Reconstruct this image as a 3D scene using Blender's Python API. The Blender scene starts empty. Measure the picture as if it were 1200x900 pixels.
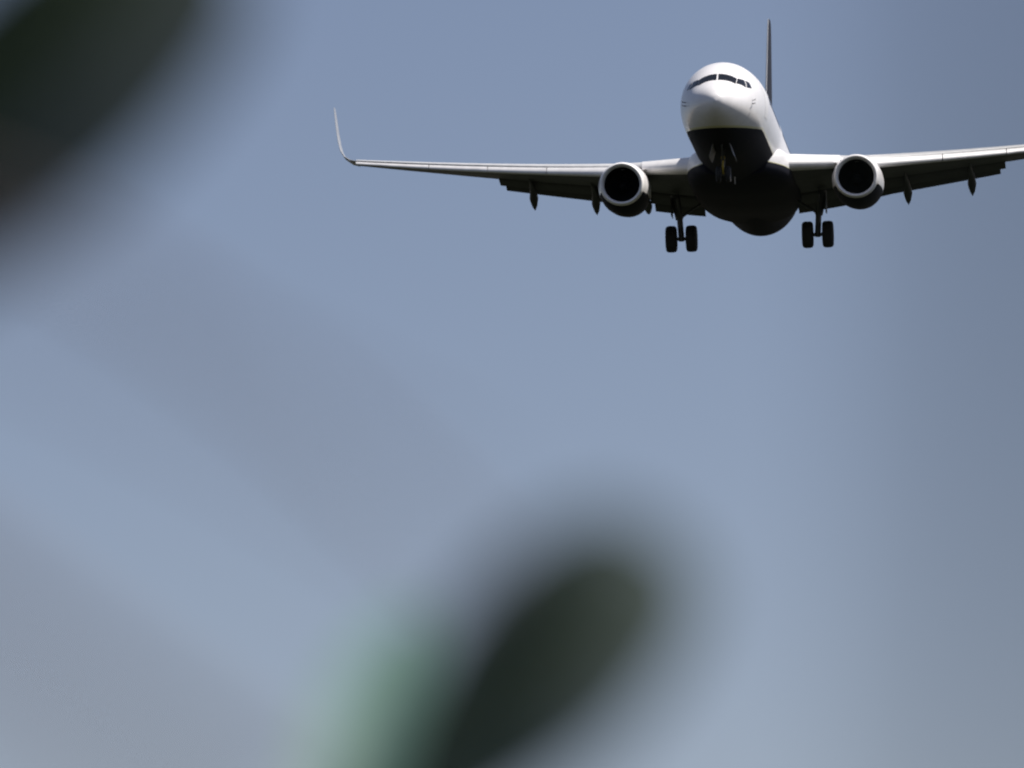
import bpy, bmesh, math, random
import numpy as np
from mathutils import Vector, Matrix

random.seed(7)
R = math.radians
PI = math.pi
sc = bpy.context.scene
col = sc.collection

# ------------------------------------------------------------------ camera
CAM_Z, CAM_PITCH = 1.65, R(10.0)
FOCAL, APERTURE_M, FOCUS = 264.24, 0.056, 142.0
cam = bpy.data.objects.new('camera', bpy.data.cameras.new('camera'))
col.objects.link(cam)
cam.location = (0, 0, CAM_Z)
cam.rotation_euler = (R(90) + CAM_PITCH, 0, 0)
cam.data.sensor_width = 36
cam.data.lens = FOCAL
cam.data.clip_start, cam.data.clip_end = 0.1, 60000
cam.data.dof.use_dof = True
cam.data.dof.focus_distance = FOCUS
cam.data.dof.aperture_fstop = FOCAL / 1000 / APERTURE_M
cam.data.dof.aperture_blades = 0
sc.camera = cam

# ------------------------------------------------------------------ sky and sun
SUN = Vector((0.47, -0.03, 0.88)).normalized()          # direction towards the sun
w = bpy.data.worlds.new('World'); sc.world = w; w.use_nodes = True
nt = w.node_tree; nt.nodes.clear()
out = nt.nodes.new('ShaderNodeOutputWorld'); bg = nt.nodes.new('ShaderNodeBackground')
sky = nt.nodes.new('ShaderNodeTexSky'); sky.sky_type = 'NISHITA'; sky.sun_disc = False
sky.sun_elevation = math.asin(SUN.z); sky.sun_rotation = math.atan2(SUN.x, SUN.y)
sky.air_density, sky.dust_density, sky.ozone_density = 1.0, 0.3, 6.0
bg.inputs['Strength'].default_value = 0.065
tint = nt.nodes.new('ShaderNodeMix'); tint.data_type = 'RGBA'; tint.blend_type = 'MULTIPLY'; tint.inputs['Factor'].default_value = 1
tint.inputs['B'].default_value = (1.45, 1.08, 0.935, 1)       # the sky's slightly violet cast
nt.links.new(sky.outputs[0], tint.inputs['A']); nt.links.new(tint.outputs['Result'], bg.inputs['Color']); nt.links.new(bg.outputs[0], out.inputs['Surface'])
sl = bpy.data.lights.new('sun', 'SUN'); sl.energy = 5.0; sl.angle = R(0.53); sl.color = (1.0, 0.955, 0.90)
so = bpy.data.objects.new('sun', sl); col.objects.link(so); so.location = (20, -20, 40)
so.rotation_euler = SUN.to_track_quat('Z', 'Y').to_euler()
vs = sc.view_settings
vs.view_transform = 'Standard'; vs.look = 'None'; vs.exposure = 0.4; vs.gamma = 1.0; vs.use_curve_mapping = False
sc.cycles.use_denoising = True
sc.cycles.max_bounces = 8
sc.cycles.filter_width = 1.6

# ------------------------------------------------------------------ materials
def mat(name, base, rough=0.5, metal=0.0, noise=0.12, scale=3.0, coat=0.0, bump=0.0, bscale=40, spec=0.5, trans=0.0):
    m = bpy.data.materials.new(name); m.use_nodes = True
    t = m.node_tree; b = t.nodes['Principled BSDF']
    tc = t.nodes.new('ShaderNodeTexCoord'); nz = t.nodes.new('ShaderNodeTexNoise')
    nz.inputs['Scale'].default_value = scale; nz.inputs['Detail'].default_value = 5
    t.links.new(tc.outputs['Object'], nz.inputs['Vector'])
    rp = t.nodes.new('ShaderNodeValToRGB'); e = rp.color_ramp.elements
    e[0].position, e[1].position = 0.3, 0.7
    e[0].color = (*[c * (1 - noise) for c in base], 1); e[1].color = (*[min(1, c * (1 + noise)) for c in base], 1)
    t.links.new(nz.outputs['Fac'], rp.inputs['Fac']); t.links.new(rp.outputs['Color'], b.inputs['Base Color'])
    b.inputs['Roughness'].default_value = rough; b.inputs['Metallic'].default_value = metal
    b.inputs['Coat Weight'].default_value = coat; b.inputs['Coat Roughness'].default_value = 0.08
    b.inputs['Specular IOR Level'].default_value = spec
    if bump:
        n2 = t.nodes.new('ShaderNodeTexNoise'); n2.inputs['Scale'].default_value = bscale
        t.links.new(tc.outputs['Object'], n2.inputs['Vector'])
        bp = t.nodes.new('ShaderNodeBump'); bp.inputs['Strength'].default_value = bump
        t.links.new(n2.outputs['Fac'], bp.inputs['Height']); t.links.new(bp.outputs['Normal'], b.inputs['Normal'])
    return m

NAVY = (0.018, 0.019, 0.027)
M = {
    'white': mat('white_paint', (0.78, 0.76, 0.755), 0.35, noise=0.04, coat=0.3),
    'navy': mat('navy_paint', NAVY, 0.6, noise=0.15, spec=0.12),
    'wing_shaded': mat('wing_grey_shaded', (0.062, 0.062, 0.064), 0.55, noise=0.2, scale=1.5),  # wing underside and tailplane grey, with shade put into the colour
    'slat': mat('slat_paint', (0.76, 0.745, 0.735), 0.42, noise=0.06),
    'lip': mat('inlet_aluminium', (0.90, 0.88, 0.86), 0.5, metal=0.0, noise=0.05),
    'liner': mat('dark_liner', (0.012, 0.011, 0.012), 0.8, spec=0.2),
    'fan': mat('fan_titanium', (0.03, 0.03, 0.031), 0.5, metal=0.5),
    'tyre': mat('tyre_rubber', (0.018, 0.018, 0.019), 0.85, bump=0.2),
    'gear': mat('gear_steel', (0.10, 0.10, 0.105), 0.5, metal=0.2),
    'rim': mat('wheel_hub_metal', (0.20, 0.20, 0.21), 0.45, metal=0.3),
    'glass': mat('cockpit_glass', (0.010, 0.011, 0.012), 0.12, spec=0.5),
    'nozzle': mat('burnt_nozzle_metal', (0.10, 0.085, 0.075), 0.5, metal=0.7),
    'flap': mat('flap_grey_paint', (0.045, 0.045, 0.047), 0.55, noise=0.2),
    'radome': mat('radome_paint', (0.60, 0.59, 0.56), 0.4, noise=0.05, coat=0.2),
    'amber': mat('amber_colour', (0.45, 0.33, 0.05), 0.4),  # plain amber colour for the torque link and taxi light
}

def livery(name, split, y0=1.0, front=-1.655, wide=0.08):
    """white above, navy belly below z = split (behind the radome), a thin yellow line between"""
    m = mat(name, (0.78, 0.76, 0.755), 0.35, noise=0.04, coat=0.3)
    t = m.node_tree; b = t.nodes['Principled BSDF']
    src = b.inputs['Base Color'].links[0].from_socket
    tc = t.nodes.new('ShaderNodeTexCoord'); sx = t.nodes.new('ShaderNodeSeparateXYZ')
    t.links.new(tc.outputs['Object'], sx.inputs[0])
    def mth(op, a, bb):
        n = t.nodes.new('ShaderNodeMath'); n.operation = op
        for i, v in enumerate((a, bb)):
            if isinstance(v, (int, float)): n.inputs[i].default_value = v
            else: t.links.new(v, n.inputs[i])
        return n.outputs[0]
    # the line rises towards the tail cone
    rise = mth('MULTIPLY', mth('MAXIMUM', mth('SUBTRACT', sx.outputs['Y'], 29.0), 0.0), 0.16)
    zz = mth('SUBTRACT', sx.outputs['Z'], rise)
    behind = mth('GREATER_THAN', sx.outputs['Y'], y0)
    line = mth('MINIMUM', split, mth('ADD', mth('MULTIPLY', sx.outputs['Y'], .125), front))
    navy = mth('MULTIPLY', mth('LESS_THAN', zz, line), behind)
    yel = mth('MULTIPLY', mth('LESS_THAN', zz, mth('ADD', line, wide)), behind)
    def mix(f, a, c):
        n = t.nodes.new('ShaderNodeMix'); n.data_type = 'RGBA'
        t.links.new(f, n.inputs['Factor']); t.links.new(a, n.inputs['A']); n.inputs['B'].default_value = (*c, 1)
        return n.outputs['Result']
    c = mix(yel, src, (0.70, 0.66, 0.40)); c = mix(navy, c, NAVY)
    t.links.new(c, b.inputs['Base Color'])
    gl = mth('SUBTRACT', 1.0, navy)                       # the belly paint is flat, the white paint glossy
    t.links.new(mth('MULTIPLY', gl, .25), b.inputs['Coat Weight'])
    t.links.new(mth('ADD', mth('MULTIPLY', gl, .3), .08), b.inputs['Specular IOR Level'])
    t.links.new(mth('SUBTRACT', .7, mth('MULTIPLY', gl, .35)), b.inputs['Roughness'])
    return m
M['fin_edge'] = mat('fin_edge_metal', (0.28, 0.29, 0.31), 0.45)
M['winglet'] = mat('winglet_paint', (0.30, 0.31, 0.33), 0.45)
M['door_grey'] = mat('gear_door_paint', (0.15, 0.147, 0.145), 0.5)
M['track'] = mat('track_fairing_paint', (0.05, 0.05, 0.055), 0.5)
M['wing_lit'] = mat('wing_grey_lit', (0.50, 0.50, 0.50), 0.45, noise=0.08)  # the same wing grey, lightened as if sunlit
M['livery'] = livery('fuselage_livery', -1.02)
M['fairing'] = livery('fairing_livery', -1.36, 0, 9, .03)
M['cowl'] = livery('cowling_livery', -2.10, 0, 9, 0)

# ------------------------------------------------------------------ helpers
def obj(name, bm, m, parent=None, smooth=True, angle=40):
    me = bpy.data.meshes.new(name)
    bmesh.ops.recalc_face_normals(bm, faces=bm.faces[:])
    bm.to_mesh(me); bm.free()
    for mm in (m if isinstance(m, (list, tuple)) else [m]): me.materials.append(mm)
    o = bpy.data.objects.new(name, me); col.objects.link(o)
    if smooth:
        me.polygons.foreach_set('use_smooth', [True] * len(me.polygons))
        me.set_sharp_from_angle(angle=R(angle))
    if parent: o.parent = parent
    return o

def copy_obj(o, parent, name=None):
    c = o.copy(); col.objects.link(c); c.parent = parent
    return c

def loft(bm, rings, closed=True, cap0=True, cap1=True, mi=0):
    vs_ = [[bm.verts.new(p) for p in r] for r in rings]
    n = len(rings[0])
    for a, b in zip(vs_[:-1], vs_[1:]):
        for i in range(n if closed else n - 1):
            j = (i + 1) % n
            f = bm.faces.new((a[i], a[j], b[j], b[i])); f.material_index = mi
    if cap0: bm.faces.new(vs_[0][::-1]).material_index = mi
    if cap1: bm.faces.new(vs_[-1]).material_index = mi
    return vs_

def tube(bm, pts, rad, n=14, mi=0):
    pts = [Vector(p) for p in pts]
    if not isinstance(rad, (list, tuple)): rad = [rad] * len(pts)
    rings = []
    for i, p in enumerate(pts):
        d = (pts[min(i + 1, len(pts) - 1)] - pts[max(i - 1, 0)]).normalized()
        u = d.cross(Vector((0.123, 0.2, 1))if abs(d.z) < .95 else Vector((1, 0.1, 0))).normalized(); v = d.cross(u)
        rings.append([p + rad[i] * (math.cos(2 * PI * k / n) * u + math.sin(2 * PI * k / n) * v) for k in range(n)])
    loft(bm, rings, mi=mi)

def lathe(bm, prof, n=48, axis='Y', c=(0, 0, 0), flat=1.0, caps=(False, False), mi=0):
    """prof: (along, radius); flat squeezes the lower half"""
    rings = []
    for a, r in prof:
        ring = []
        for k in range(n):
            t = 2 * PI * k / n
            p, q = r * math.sin(t), r * math.cos(t)
            if axis == 'Y': ring.append((c[0] + p, c[1] + a, c[2] + q * (flat if q < 0 else 1)))
            else: ring.append((c[0] + a, c[1] + p, c[2] + q))
        rings.append(ring)
    loft(bm, rings, cap0=caps[0], cap1=caps[1], mi=mi)

def pchip(xs, ys):
    xs, ys = np.array(xs, float), np.array(ys, float)
    h = np.diff(xs); d = np.diff(ys) / h
    m = np.zeros_like(xs); m[0], m[-1] = d[0], d[-1]
    for i in range(1, len(xs) - 1):
        if d[i - 1] * d[i] > 0:
            w1, w2 = 2 * h[i] + h[i - 1], h[i] + 2 * h[i - 1]
            m[i] = (w1 + w2) / (w1 / d[i - 1] + w2 / d[i])
    def f(x):
        i = int(np.clip(np.searchsorted(xs, x) - 1, 0, len(h) - 1)); t = (x - xs[i]) / h[i]
        return float(ys[i] * (1 + 2 * t) * (1 - t) ** 2 + m[i] * h[i] * t * (1 - t) ** 2 + ys[i + 1] * t * t * (3 - 2 * t) + m[i + 1] * h[i] * t * t * (t - 1))
    return f

def tag(o, **k):
    for a, b in k.items(): o[a] = b

# ------------------------------------------------------------------ ground
bm = bmesh.new()
rad = [0, 20, 60, 150, 400, 1000, 3000, 9000, 25000]
prev = None; N = 64
for r in rad:
    if r == 0: prev = [bm.verts.new((0, 0, 0))]; continue
    ring = [bm.verts.new((r * math.cos(2 * PI * k / N), r * math.sin(2 * PI * k / N), 0)) for k in range(N)]
    for k in range(N):
        j = (k + 1) % N
        if len(prev) == 1: bm.faces.new((prev[0], ring[k], ring[j]))
        else: bm.faces.new((prev[k], ring[k], ring[j], prev[j]))
    prev = ring
g = obj('ground', bm, mat('dark_grass', (0.016, 0.018, 0.011), 0.95, noise=0.35, scale=0.4, bump=0.5, bscale=6, spec=0.1), smooth=False)
tag(g, kind='structure')

# ------------------------------------------------------------------ the airliner (local axes: x port, y aft from the nose, z up)
air = bpy.data.objects.new('airliner', None); col.objects.link(air)
tag(air, label='white twin-engine airliner with dark belly, landing gear and flaps down, approaching in the sky', category='airplane')

NT = pchip([0, .05, .2, .5, .9, 1.4, 2.0, 2.6, 3.4, 4.5, 6, 7.5, 30, 33, 36, 38], [-.60, -.42, -.22, .02, .22, .44, .83, 1.14, 1.46, 1.70, 1.83, 1.87, 1.87, 1.86, 1.76, 1.50])
NB = pchip([0, .05, .2, .5, .9, 1.4, 2.0, 2.6, 3.4, 4.5, 6, 7.5, 22, 25, 27.6, 29.5, 32, 35, 38], [-.60, -.78, -.98, -1.20, -1.38, -1.54, -1.68, -1.78, -1.87, -1.95, -2.0, -2.0, -2.0, -2.04, -2.03, -1.55, -.62, .36, 1.12])
HW = pchip([0, .05, .2, .5, .9, 1.4, 2.0, 2.6, 3.4, 4.5, 6, 7.5, 24, 27.5, 30, 33, 36, 38], [0.001, .18, .39, .66, .89, 1.10, 1.29, 1.44, 1.59, 1.72, 1.79, 1.81, 1.81, 1.78, 1.55, 1.10, .58, .20])
ZC = pchip([0, .5, 1.4, 2.6, 4.5, 7.5, 26, 32, 38], [-.60, -.58, -.48, -.32, -.12, 0.0, 0.0, .6, 1.31])

def surf(y, th):
    zt, zb, h, z0 = NT(y), NB(y), HW(y), ZC(y)
    c, s = math.cos(th), math.sin(th)
    return Vector((h * s, y, z0 + ((zt - z0) if c > 0 else (z0 - zb)) * c))

def normal(y, th):
    a = surf(y + .02, th) - surf(y - .02, th); b = surf(y, th + .02) - surf(y, th - .02)
    n = a.cross(b).normalized()
    return n if n.dot(surf(y, th) - Vector((0, y + .4, ZC(y)))) > 0 else -n

ys = [0.002, .02, .05, .1, .16, .24, .34, .46] + list(np.arange(.6, 8, .2)) + list(np.arange(8, 24, 1.0)) + list(np.arange(24, 38.01, .5))
NS = 96
bm = bmesh.new()
loft(bm, [[surf(y, 2 * PI * k / NS) for k in range(NS)] for y in ys])
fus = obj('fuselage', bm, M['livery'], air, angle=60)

def patch(name, corners, m, parent, side=1, nu=8, nv=6, off=.012, round_=0.0):
    """a pane lying on the fuselage; corners (y, theta deg): a b c d round the outline"""
    bm = bmesh.new(); a, b, c, d = corners
    def P(u, v, o):
        y = (1 - v) * ((1 - u) * a[0] + u * b[0]) + v * ((1 - u) * d[0] + u * c[0])
        t = (1 - v) * ((1 - u) * a[1] + u * b[1]) + v * ((1 - u) * d[1] + u * c[1])
        t = R(t) * side
        return surf(y, t) + o * normal(y, t)
    top = [[bm.verts.new(P(i / nu, j / nv, off)) for i in range(nu + 1)] for j in range(nv + 1)]
    bot = [[bm.verts.new(P(i / nu, j / nv, -.02)) for i in range(nu + 1)] for j in range(nv + 1)]
    for j in range(nv):
        for i in range(nu):
            bm.faces.new((top[j][i], top[j][i + 1], top[j + 1][i + 1], top[j + 1][i]))
    edge = [(0, i) for i in range(nu)] + [(j, nu) for j in range(nv)] + [(nv, i) for i in range(nu, 0, -1)] + [(j, 0) for j in range(nv, 0, -1)]
    for k, (j, i) in enumerate(edge):
        j2, i2 = edge[(k + 1) % len(edge)]
        bm.faces.new((top[j][i], bot[j][i], bot[j2][i2], top[j2][i2]))
    return obj(name, bm, m, parent)

for s in (-1, 1):
    patch('windshield', [(1.45, 1.7), (1.53, 39.5), (1.98, 36), (1.94, 1.3)], M['glass'], fus, s)
    patch('side_window', [(1.60, 40.2), (1.99, 60), (2.34, 48.5), (2.02, 37)], M['glass'], fus, s)
    patch('side_window', [(2.07, 61), (2.55, 66), (2.64, 56), (2.42, 50)], M['glass'], fus, s)
# port side cabin windows and front door seen at a grazing angle
win = patch('cabin_window', [(6.6, 82.5), (6.85, 82.5), (6.85, 71.5), (6.6, 71.5)], M['glass'], fus, 1, 3, 3)
for k in range(1, 46):
    if k in (14, 15): continue
    c = copy_obj(win, fus); c.location = (0, .508 * k, 0)
door_m = mat('door_paint', (0.70, 0.69, 0.685), 0.4, noise=0.04)
patch('cabin_door', [(4.55, 105), (5.40, 105), (5.40, 52), (4.55, 52)], door_m, fus, 1, 8, 14, off=.008)
# small blade antenna and pitot probes
bm = bmesh.new()
loft(bm, [[(x, 9 + yy, 1.98 + h) for x, yy in ((-t, 0), (0, -.16 * k), (t, 0), (0, .3 * k))] for h, t, k in ((0, .025, 1), (.32, .012, .6))])
obj('blade_antenna', bm, M['white'], fus)
bm = bmesh.new()
loft(bm, [[(x, 11 + yy, -1.99 - h) for x, yy in ((-t, 0), (0, -.16 * k), (t, 0), (0, .3 * k))] for h, t, k in ((0, .025, 1), (.3, .012, .6))])
obj('blade_antenna', bm, M['white'], fus)
for s in (-1, 1):
    for th, y in ((92, 2.2), (86, 2.25)):
        bm = bmesh.new()
        p = surf(y, R(th) * s); n = normal(y, R(th) * s)
        tube(bm, [p, p + n * .12 + Vector((0, -.05, 0)), p + n * .13 + Vector((0, -.25, 0))], [.02, .015, .01], 8)
        obj('pitot_probe', bm, M['gear'], fus)

# wing to body fairing
FY = [11.2, 11.8, 12.6, 13.6, 15, 18, 20.5, 22, 23.4, 24.4]
FH = pchip(FY, [1.3, 1.66, 1.96, 2.16, 2.22, 2.24, 2.20, 2.05, 1.70, 1.1])
FT = pchip(FY, [-.9, -.6, -.42, -.34, -.3, -.3, -.4, -.7, -1.2, -1.65])
FB = pchip(FY, [-1.90, -1.98, -2.06, -2.12, -2.16, -2.16, -2.10, -2.03, -1.98, -1.95])
bm = bmesh.new(); rings = []
for y in np.linspace(11.2, 24.4, 40):
    h, t, b = FH(y), FT(y), FB(y); r = []
    for k in range(48):
        a = 2 * PI * k / 48; c, s = math.cos(a), math.sin(a); e = .62
        r.append((h * math.copysign(abs(s) ** e, s), y, (t + b) / 2 + (t - b) / 2 * math.copysign(abs(c) ** e, c)))
    rings.append(r)
loft(bm, rings)
obj('belly_fairing', bm, M['fairing'], air, angle=60)

# ---- wings
LE = lambda x: 13.2 + (x - 1.9) / 3 * 2.2 if x < 4.9 else 15.4 + (x - 4.9) * .5206
TE = lambda x: 20.9 + (x - 1.9) * .03 if x < 5.9 else 21.02 + (x - 5.9) * .208
_zp = np.polyfit([0, 1.9, 3, 6, 8.2, 10, 11.7, 13.8, 17.1], [-1.22, -1.07, -1.0, -.62, -.34, -.14, .10, .42, .95], 3)
ZL = lambda x: float(np.polyval(_zp, x))
THK = pchip([0, 1.9, 4.9, 9, 17.1], [.135, .13, .12, .11, .10])
INC = pchip([0, 1.9, 6, 17.1], [2.0, 2.0, 1.2, -1.0])

def foil(n=26, t=.12, camber=.015):
    """closed loop of (u, h) from the trailing edge over the top to the nose and back below"""
    up, lo = [], []
    for i in range(n + 1):
        u = .5 * (1 - math.cos(PI * i / n))
        h = 5 * t * (.2969 * math.sqrt(u) - .126 * u - .3516 * u * u + .2843 * u ** 3 - .1030 * u ** 4)
        c = 4 * camber * u * (1 - u)
        up.append((u, c + h)); lo.append((u, c - h))
    return up[::-1] + lo[1:-1]

def wing_ring(x, side, u0=0.0, ylead=None, chord=None, z=None):
    yl = LE(x) if ylead is None else ylead
    ch = (TE(x) - LE(x)) if chord is None else chord
    zz = ZL(x) if z is None else z
    inc = R(INC(min(x, 17.1)))
    return [(side * x, yl + ch * (u * math.cos(inc) + h * math.sin(inc)), zz + ch * (h * math.cos(inc) - u * math.sin(inc))) for u, h in foil(t=THK(min(x, 17.1)))]

def wing_low(x, u):
    ch = TE(x) - LE(x); t = THK(x); inc = R(INC(x))
    h = 5 * t * (.2969 * math.sqrt(u) - .126 * u - .3516 * u * u + .2843 * u ** 3 - .1036 * u ** 4)
    c = .06 * u * (1 - u) - h
    return LE(x) + ch * u, ZL(x) + ch * (c - u * math.sin(inc))

GZ = {}
for s in (-1, 1):
    xs = [.4, 1.2, 1.9, 2.5, 3.2, 4.0, 4.9, 5.9, 7, 8.2, 9.4, 10.6, 12, 13.4, 14.8, 16, 17.0]
    bm = bmesh.new()
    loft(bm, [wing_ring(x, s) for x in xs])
    wing = obj('wing', bm, [M['wing_shaded'], M['wing_lit']], air, angle=50)
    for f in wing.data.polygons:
        if f.normal.z > .05: f.material_index = 1  # faces turned upwards take the paler, sunlit colour
    # slats: drooped nose pieces along the outer wing, one per panel; a krueger panel inboard of the engine
    def slat(x0, x1, fwd, down, droop, umax=.13, name='slat'):
        bm = bmesh.new(); rings = []
        for i in range(7):
            x = x0 + (x1 - x0) * i / 6
            ch = TE(x) - LE(x); k = ch ** .6 / 5 ** .6
            um = umax * (3.2 / ch) ** .35
            loop = [(u, h) for u, h in foil(40, THK(x) * 1.04) if u <= um]
            up = loop
            back = [(um * .75, (loop[0][1] + loop[-1][1]) * .55), (um * .45, (loop[0][1] + loop[-1][1]) * .5 - .002)]
            ln = len(loop)
            pts = loop
            inner = [(um * .86, loop[0][1] * .55), (um * .62, loop[0][1] * .1), (um * .62, loop[-1][1] * .35)][::-1]
            pts = loop + inner
            a = R(INC(x) - droop)      # nose down
            r = []
            for u, h in pts:
                uu, hh = (u - um) * math.cos(a) + h * math.sin(a), h * math.cos(a) - (u - um) * math.sin(a)
                r.append((s * x, LE(x) - fwd * k + ch * (uu + um), ZL(x) - down * k + ch * hh))
            rings.append(r)
        n = min(len(r) for r in rings); rings = [r[:n] for r in rings] if any(len(r) != n for r in rings) else rings
        loft(bm, rings)
        return obj(name, bm, M['slat'], wing, angle=50)
    for x0, x1 in ((5.35, 8.35), (8.38, 11.0), (11.03, 13.65), (13.68, 17.0)):
        slat(x0, x1, .26, .07, 22, .15)
    bm = bmesh.new()     # fixed leading edge of the wing root, white painted
    slat(1.97, 4.15, .10, .0, 14, .11, 'krueger_flap')
    # flaps: a fore and an aft element each
    def flap(x0, x1, c0, ang, du, dz, z_off, cz):
        bm = bmesh.new(); rings = []
        for i in range(5):
            x = x0 + (x1 - x0) * i / 4; ch = c0(x); a = R(ang)
            y0, z0 = TE(x) + du(x), ZL(x) - (TE(x) - LE(x)) * math.sin(R(INC(x))) + z_off(x)
            rings.append([(s * x, y0 + ch * (u * math.cos(a) + h * math.sin(a)), z0 + ch * (h * math.cos(a) - u * math.sin(a))) for u, h in foil(12, .14, .02)])
        loft(bm, rings)
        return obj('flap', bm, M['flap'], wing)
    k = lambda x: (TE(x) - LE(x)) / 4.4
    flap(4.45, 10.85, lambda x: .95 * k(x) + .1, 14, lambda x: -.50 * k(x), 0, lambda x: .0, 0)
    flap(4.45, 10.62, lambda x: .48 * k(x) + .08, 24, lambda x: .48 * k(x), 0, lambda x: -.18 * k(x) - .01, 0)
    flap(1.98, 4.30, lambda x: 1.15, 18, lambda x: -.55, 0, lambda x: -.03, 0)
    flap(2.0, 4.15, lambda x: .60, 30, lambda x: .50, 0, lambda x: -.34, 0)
    # flap track fairings drooping to a point behind the flaps
    for x, zt in ((9.4, -1.33), (6.68, -1.70), (4.44, -1.78)):
        ya, za = wing_low(x, .55); yb, zb = wing_low(x, .8); te = TE(x)
        pts = [(x, ya, za + .03), (x, ya + .35, za - .05), (x, yb, zb - .14), (x, te + .05, zb - .30), (x, te + .45, (zb - .3) * .62 + zt * .38), (x, te + .75, (zb - .3) * .28 + zt * .72), (x, te + .95, zt)]
        rd = [.02, .04, .07, .13, .19, .12, .012]
        bm = bmesh.new(); rings = []
        for p, r in zip(pts, rd):
            rings.append([(s * p[0] + r * math.sin(2 * PI * j / 16), p[1], p[2] + 1.25 * r * math.cos(2 * PI * j / 16)) for j in range(16)])
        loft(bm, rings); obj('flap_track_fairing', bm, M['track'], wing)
    # blended winglet
    path = [(17.0, LE(17.0), TE(17.0) - LE(17.0), .93, 8), (17.3, 21.92, 1.52, 1.02, 24), (17.55, 22.08, 1.46, 1.20, 45), (17.74, 22.28, 1.36, 1.50, 64), (17.87, 22.52, 1.24, 1.95, 76), (17.98, 22.85, 1.06, 2.55, 80), (18.08, 23.2, .86, 3.2, 82), (18.13, 23.42, .60, 3.58, 83)]
    bm = bmesh.new(); rings = []
    for x, yl, ch, z, cant in path:
        n = Vector((-math.sin(R(cant)), 0, math.cos(R(cant))))
        rings.append([(s * (x + ch * h * n.x), yl + ch * u, z + ch * h * n.z) for u, h in foil(14, .048, .0)])
    loft(bm, rings); obj('winglet', bm, M['winglet'], wing, angle=50)

    # ---- engine
    E0 = (s * 4.89, 13.2, -1.78)
    bm = bmesh.new()
    lathe(bm, [(.20, .925), (.45, .985), (.9, 1.045), (1.5, 1.075), (2.2, 1.07), (3.0, 1.0), (3.7, .90), (4.1, .83), (4.1, .79), (3.6, .80), (3.2, .78)], 64, c=E0, flat=.96)
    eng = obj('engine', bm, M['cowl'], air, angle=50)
    bm = bmesh.new()
    prof = [(.205, .926), (.12, .912), (.05, .895), (.01, .872), (0, .848), (.02, .815), (.07, .780), (.16, .75), (.24, .74)]
    lathe(bm, prof, 64, c=E0, flat=.97); obj('inlet_lip', bm, M['lip'], eng)
    bm = bmesh.new()
    lathe(bm, [(.238, .741), (.5, .742), (.8, .755), (1.15, .78)], 64, c=E0, flat=.98)
    obj('inlet_liner', bm, M['liner'], eng)
    bm = bmesh.new()
    lathe(bm, [(1.25, .80), (1.26, .02)], 48, c=E0)
    for j in range(24):
        a = 2 * PI * j / 24; rings = []
        for i in range(6):
            r = .2 + .56 * i / 5; tw = R(25 + 38 * i / 5); wd = .13
            ring = []
            for q, th in ((-wd, 0), (0, .012), (wd, 0), (0, -.012)):
                tx = q * math.sin(tw) + th * math.cos(tw); ty = q * math.cos(tw) - th * math.sin(tw)
                ring.append((E0[0] + r * math.cos(a) - tx * math.sin(a), E0[1] + 1.1 + ty, E0[2] + r * math.sin(a) + tx * math.cos(a)))
            rings.append(ring)
        loft(bm, rings)
    obj('fan', bm, M['fan'], eng)
    bm = bmesh.new()
    lathe(bm, [(.62, .005), (.70, .07), (.85, .16), (1.0, .22), (1.12, .25)], 32, c=E0, caps=(True, True)); obj('spinner', bm, M['fan'], eng)
    bm = bmesh.new()
    lathe(bm, [(3.2, .72), (4.1, .62), (4.9, .46), (5.0, .44), (4.9, .40), (4.7, .36)], 40, c=E0)
    lathe(bm, [(4.4, .30), (4.9, .27), (5.5, .10), (5.7, .01)], 24, c=E0, caps=(True, True))
    obj('exhaust_nozzle', bm, M['nozzle'], eng)
    # pylon
    bm = bmesh.new(); rings = []
    for y, zt, zb, hw in ((14.1, -.78, -1.0, .06), (14.8, -.66, -1.1, .16), (15.4, -.72, -1.2, .19), (16.2, -.78, -1.3, .20), (17.2, -.95, -1.5, .18), (18.4, -1.05, -1.35, .10), (19.2, -1.08, -1.16, .03)):
        rings.append([(s * 4.89 + a * hw, y, b) for a, b in ((-1, zb), (-1, zt - .05), (-.6, zt), (.6, zt), (1, zt - .05), (1, zb))])
    loft(bm, rings); obj('pylon', bm, M['white'], eng)
    # nacelle strake on the inboard shoulder
    bm = bmesh.new()
    a = R(-s * 50)
    def pn(y, r): return Vector((E0[0] + r * math.sin(a), E0[1] + y, E0[2] + r * math.cos(a)))
    tn = Vector((math.cos(a), 0, -math.sin(a))) * .012
    loft(bm, [[pn(y, r0) - tn, pn(y, r1), pn(y, r0) + tn] for y, r0, r1 in ((.7, 1.0, 1.03), (1.1, 1.04, 1.2), (1.6, 1.06, 1.26), (1.75, 1.06, 1.1))])
    obj('nacelle_strake', bm, M['white'], eng)

    # ---- main landing gear
    gx, gy, gz = s * 2.90, 19.6, -3.24
    bm = bmesh.new()
    tube(bm, [(gx + s * .25, gy, -1.35), (gx + s * .06, gy, -2.40)], [.20, .17], 18)
    tube(bm, [(gx + s * .06, gy, -2.30), (gx, gy, gz + .02)], .125, 16)
    tube(bm, [(gx - .50, gy, gz), (gx + .50, gy, gz)], .075, 14)
    tube(bm, [(gx, gy, gz - .1), (gx, gy, gz + .2)], .12, 14)
    tube(bm, [(gx - s * .9, gy + .2, -1.7), (gx + s * .05, gy, -2.35)], .055, 10)          # side brace
    tube(bm, [(gx + s * .1, gy - .75, -1.6), (gx + s * .03, gy, -2.45)], .05, 10)         # drag brace
    tube(bm, [(gx, gy + .12, -2.45), (gx, gy + .42, -2.8), (gx, gy + .1, gz + .08)], .035, 8)
    tube(bm, [(gx + s * .14, gy - .05, -1.6), (gx + s * .08, gy - .12, -2.5), (gx + s * .05, gy - .1, gz + .1)], .018, 6)
    gear = obj('main_landing_gear', bm, M['gear'], air)
    bm = bmesh.new()                                           # strut door on the outer side
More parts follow.
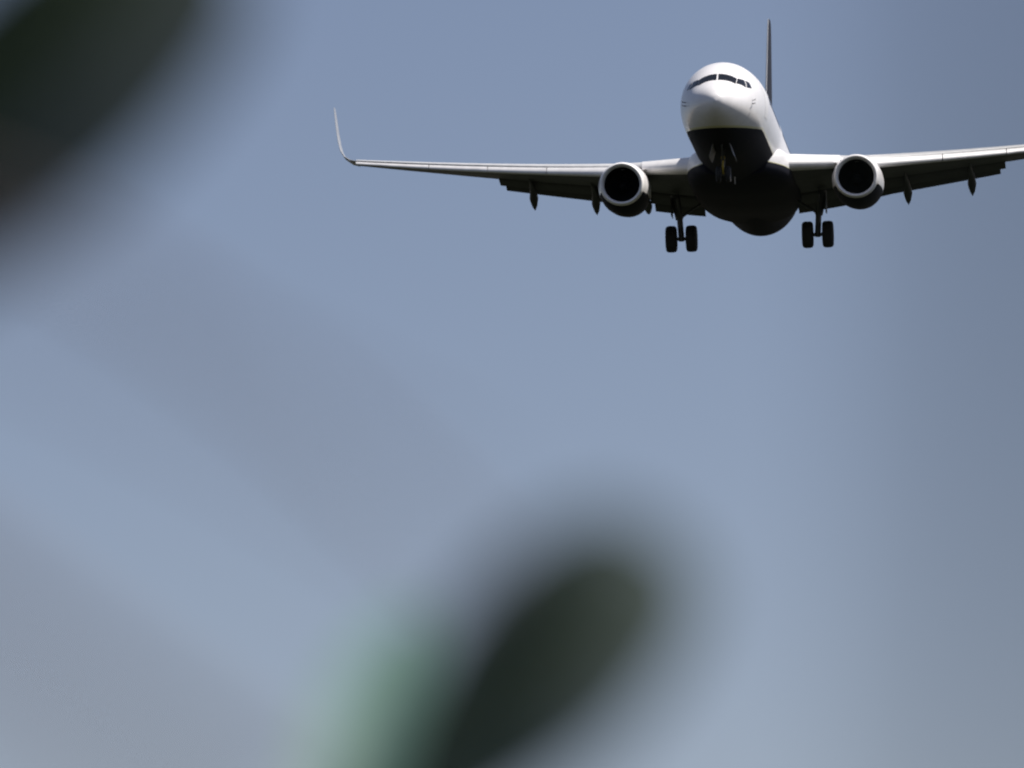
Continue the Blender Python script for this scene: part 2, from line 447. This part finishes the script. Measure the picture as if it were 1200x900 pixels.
    loft(bm, [[(gx + s * (.40 - d), yy, zz) for d, yy, zz in ((.0, gy - .42, z), (.02, gy, z), (0, gy + .42, z), (.03, gy + .42, z), (.05, gy, z), (.03, gy - .42, z))] for z in (-1.5, -2.0, -2.3)])
    obj('gear_door', bm, M['flap'], gear)
    bm = bmesh.new()
    prof = [(-.19, .30), (-.205, .40), (-.20, .48), (-.165, .54), (-.08, .566), (.08, .566), (.165, .54), (.20, .48), (.205, .40), (.19, .30)]
    lathe(bm, prof, 40, axis='X', mi=0)
    lathe(bm, [(-.19, .30), (-.13, .28), (-.10, .12), (-.16, .08), (-.17, .005)], 24, axis='X', mi=1)
    lathe(bm, [(.19, .30), (.13, .28), (.10, .12), (.16, .08), (.17, .005)], 24, axis='X', mi=1)
    wh = obj('wheel', bm, [M['tyre'], M['rim']], gear); wh.location = (gx - .43, gy, gz); wh.scale.x = 1.14
    w2 = copy_obj(wh, gear); w2.location = (gx + .43, gy, gz); w2.scale.x = 1.14

# ---- nose gear
bm = bmesh.new()
tube(bm, [(0, 4.05, -1.75), (0, 3.98, -2.5)], .085, 14); tube(bm, [(0, 3.98, -2.45), (0, 3.96, -2.98)], .055, 12)
tube(bm, [(-.26, 3.96, -2.98), (.26, 3.96, -2.98)], .045, 10)
tube(bm, [(0, 3.2, -1.85), (0, 3.96, -2.45)], .045, 10)
ng = obj('nose_landing_gear', bm, M['gear'], air)
for s in (-1, 1):
    bm = bmesh.new()
    loft(bm, [[(s * (.34 + dx + f * .16), y, -1.86 - f * .5) for f in (0, .5, 1)] + [(s * (.362 + dx + f * .16), y, -1.86 - f * .5) for f in (1, .5, 0)] for y, dx in ((2.95, -.02), (3.4, 0), (4.4, 0), (4.75, -.02))])
    obj('nose_gear_door', bm, M['door_grey'], ng)
bm = bmesh.new()
lathe(bm, [(-.09, .18), (-.10, .26), (-.07, .32), (0, .343), (.07, .32), (.10, .26), (.09, .18)], 32, axis='X', mi=0)
lathe(bm, [(-.09, .18), (-.05, .16), (-.07, .005)], 20, axis='X', mi=1); lathe(bm, [(.09, .18), (.05, .16), (.07, .005)], 20, axis='X', mi=1)
wh = obj('wheel', bm, [M['tyre'], M['rim']], ng); wh.location = (-.2, 3.96, -2.98)
w2 = copy_obj(wh, ng); w2.location = (.2, 3.96, -2.98)
bm = bmesh.new(); tube(bm, [(0, 3.9, -2.4), (0, 3.70, -2.68), (0, 3.9, -2.96)], .04, 8); obj('torque_link', bm, M['amber'], ng)
bm = bmesh.new(); lathe(bm, [(-.03, .005), (-.02, .07), (.02, .09), (.09, .05), (.1, .005)], 20, c=(0, 3.86, -2.3), caps=(True, True))
obj('taxi_light', bm, M['amber'], ng)

# ---- tail fin with dorsal fillet, and tailplane
def slab(name, rings, m): 
    bm = bmesh.new(); loft(bm, rings); return obj(name, bm, m, air, angle=50)
slab('tail_fin', [[(ch * h, yl + ch * u, z) for u, h in foil(16, t, 0)] for z, yl, ch, t in ((1.5, 30.8, 6.2, .055), (2.6, 31.6, 5.6, .043), (4.0, 32.55, 4.85, .043), (6.5, 34.3, 3.5, .043), (8.6, 35.75, 2.4, .043), (9.05, 36.2, 1.95, .043), (9.12, 36.6, 1.3, .06))], M['navy'])
fin = bpy.data.objects['tail_fin']
bm = bmesh.new(); rings = []
for z, yl, ch, t in ((2.6, 31.6, 5.6, .043), (4.0, 32.55, 4.85, .043), (6.5, 34.3, 3.5, .043), (8.6, 35.75, 2.4, .043), (9.05, 36.2, 1.95, .043)):
    um = .05 / ch; lp = [(u, h) for u, h in foil(60, t * 1.05, 0) if u <= um]; n_ = 5
    st = [lp[int(round(q * (len(lp) - 1) / 8))] for q in range(9)]
    rings.append([(ch * h, yl + ch * u - .02, z) for u, h in st])
loft(bm, rings); obj('fin_leading_edge', bm, M['fin_edge'], fin)
slab('dorsal_fin', [[(hw * a, y, b) for a, b in ((-1, 1.9), (-.3, z), (.3, z), (1, 1.9))] for y, z, hw in ((27.2, 1.95, .043), (29.5, 2.25, .1), (31.5, 2.8, .16), (33, 3.2, .2))], M['white'])
for s in (-1, 1):
    slab('tailplane', [[(s * x, yl + ch * u, z + ch * h) for u, h in foil(14, .09, -.01)] for x, yl, ch, z in ((.3, 32.6, 4.3, .98), (1.0, 33.1, 3.95, 1.06), (4, 34.9, 2.75, 1.42), (7.0, 36.75, 1.6, 1.80), (7.18, 37.0, 1.2, 1.82))], M['wing_shaded'])

# place it: fitted pose relative to the lens axis, turned into the world
def rot(yaw, pit, rol): return Matrix.Rotation(yaw, 3, 'Z') @ Matrix.Rotation(pit, 3, 'X') @ Matrix.Rotation(rol, 3, 'Y')
RC = Matrix.Rotation(CAM_PITCH, 3, 'X')
pos = RC @ Vector((8.096, 300.0, 11.909)) + Vector((0, 0, CAM_Z))
air.matrix_world = Matrix.Translation(pos) @ (RC @ rot(-.09924, -.12515, -.03151)).to_4x4()

# ------------------------------------------------------------------ out of focus plants close to the lens
F0 = RC @ Vector((0, 1, 0)); U0 = RC @ Vector((0, 0, 1))
def near(px, py, d):
    k = d / 8808.0
    return Vector((0, 0, CAM_Z)) + F0 * d + Vector((1, 0, 0)) * (px - 600) * k - U0 * (py - 450) * k

def leaf_mat(name, c, tr):
    m = mat(name, c, 0.5, noise=0.25, scale=60, spec=0.3)
    t = m.node_tree; b = t.nodes['Principled BSDF']; o = t.nodes['Material Output']
    tl = t.nodes.new('ShaderNodeBsdfTranslucent'); tl.inputs['Color'].default_value = (*tr, 1)
    mx = t.nodes.new('ShaderNodeMixShader'); mx.inputs[0].default_value = .3
    t.links.new(b.outputs[0], mx.inputs[1]); t.links.new(tl.outputs[0], mx.inputs[2]); t.links.new(mx.outputs[0], o.inputs['Surface'])
    return m
M['leaf'] = leaf_mat('dark_leaf', (0.065, 0.095, 0.030), (0.08, 0.13, 0.03))
M['leaf2'] = leaf_mat('pale_leaf', (0.12, 0.22, 0.185), (0.14, 0.28, 0.22))
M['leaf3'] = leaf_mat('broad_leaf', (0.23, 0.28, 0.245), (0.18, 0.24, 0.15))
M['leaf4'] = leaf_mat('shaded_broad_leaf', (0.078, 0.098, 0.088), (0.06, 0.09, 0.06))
M['blade'] = leaf_mat('dark_grass_blade', (0.014, 0.020, 0.010), (0.012, 0.022, 0.006))
M['bark'] = mat('bark', (0.13, 0.095, 0.075), 0.9, noise=0.3, scale=50, bump=.5)

def leaf(bm, a, b, width, nrm, blunt=.55, tip=.62, curl=.06, n=30, mi=0):
    """a leaf blade with thickness from a to b, widest at 'blunt'"""
    a, b = Vector(a), Vector(b); d = b - a; L = d.length; d.normalize()
    s = d.cross(Vector(nrm)).normalized(); nn = s.cross(d)
    rows = []
    for i in range(n + 1):
        t = i / n
        w_ = width / 2 * (max(0.0, math.sin(PI * t ** (math.log(.5) / math.log(blunt)))) ** (tip if t > blunt else .62)) + .0012
        c = a + d * L * t + nn * (curl * L * 4 * t * (1 - t))
        ring = []
        for q in (-1, -.75, -.5, -.25, 0, .25, .5, .75, 1): ring.append(c + s * w_ * q + nn * (abs(q) * w_ * .22 + .0006))
        for q in (1, .75, .5, .25, 0, -.25, -.5, -.75, -1): ring.append(c + s * w_ * q + nn * (abs(q) * w_ * .22 - .0006))
        rows.append(ring)
    loft(bm, rows, mi=mi)

def bez(p, n=16):
    p = [Vector(q) for q in p]; o = []
    for i in range(n + 1):
        t = i / n; u = 1 - t
        o.append(u ** 3 * p[0] + 3 * u * u * t * p[1] + 3 * u * t * t * p[2] + t ** 3 * p[3])
    return o

def plant(name, label, cat, stems, leaves):
    base = Vector(stems[0][0][0]); base.z = 0
    e = bpy.data.objects.new(name, None); col.objects.link(e); e.location = base
    tag(e, label=label, category=cat)
    for pts, r0, r1, *key in stems:
        bm = bmesh.new()
        pp = bez([Vector(q) - base for q in pts], 20)
        tube(bm, pp, [r0 + (r1 - r0) * i / (len(pp) - 1) for i in range(len(pp))], 10)
        obj('stem', bm, M[key[0] if key else 'bark'], e)
    for a, b, wd, nrm, bl, tp, key in leaves:
        bm = bmesh.new(); leaf(bm, Vector(a) - base, Vector(b) - base, wd, nrm, bl, tp)
        obj('leaf', bm, M[key], e)
    return e

TOC = Vector((.1, -1, .15)); UPW = Vector((.1, -.7, .7))
# 1 leaf tip rising from the lower edge: a broad leaf, a darker one before it, a pale one to the left
plant('leafy_shoot', 'blurred dark green leaf tip rising from the lower edge of the picture', 'plant',
      [([(-.25, 2.95, 0), (-.24, 2.98, .9), near(330, 1300, 3.3) - Vector((.02, 0, .15)), near(400, 1030, 3.5)], .010, .004),
       ([(-.25, 2.95, 0), (-.30, 2.5, .9), near(-760, 480, 1.8), near(-500, 370, 1.8)], .012, .006),
       ([near(-500, 370, 1.8), near(-250, 560, 1.8), near(60, 800, 1.7), near(330, 1000, 1.6)], .0066, .005)],
      [(near(380, 1085, 3.1), near(792, 630, 3.1), .088, Vector((.1, -1, .35)), .68, .36, 'leaf3'),
       (near(395, 1060, 2.8), near(752, 650, 2.8), .030, TOC, .66, .45, 'leaf'),
       (near(488, 715, 3.92), near(365, 1020, 3.66), .042, UPW, .55, .5, 'leaf2')])
# 2 leafy branch over the upper left corner, one bare twig hanging across the sky
plant('leafy_sapling', 'blurred dark leafy branch reaching into the upper left corner of the picture', 'tree',
      [([(-.75, 2.5, 0), (-.74, 2.5, .9), (-.70, 2.55, 1.5), (-.62, 2.6, 2.35)], .016, .010),
       ([(-.64, 2.58, 2.2), (-.5, 2.8, 2.25), near(-350, 430, 3.2), near(-100, 215, 3.2)], .007, .004),
       ([(-.66, 2.58, 2.1), near(-500, -150, 2.4), near(110, 190, 2.3), near(560, 680, 2.2)], .0036, .0020),
       ([(-.66, 2.58, 2.1), near(-450, 50, 2.0), near(60, 330, 1.6), near(520, 600, 1.5)], .0028, .0014)],
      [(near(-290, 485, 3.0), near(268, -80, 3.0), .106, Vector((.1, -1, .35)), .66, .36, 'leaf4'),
       (near(-200, 280, 2.7), near(230, -150, 2.7), .036, TOC, .55, .6, 'leaf')])
# 3 tall narrow blade beside the right edge of the view
plant('tall_grass_clump', 'blurred grey-green tall grass blade shading the right edge of the picture', 'plant',
      [([(.11, .72, 0), (.10, .72, .5), (.08, .71, 1.2), near(1290, 1500, .7)], .006, .0035)],
      [(near(1290, 1480, .7), near(1290, -700, .7), .0125, TOC, .5, .62, 'blade')])
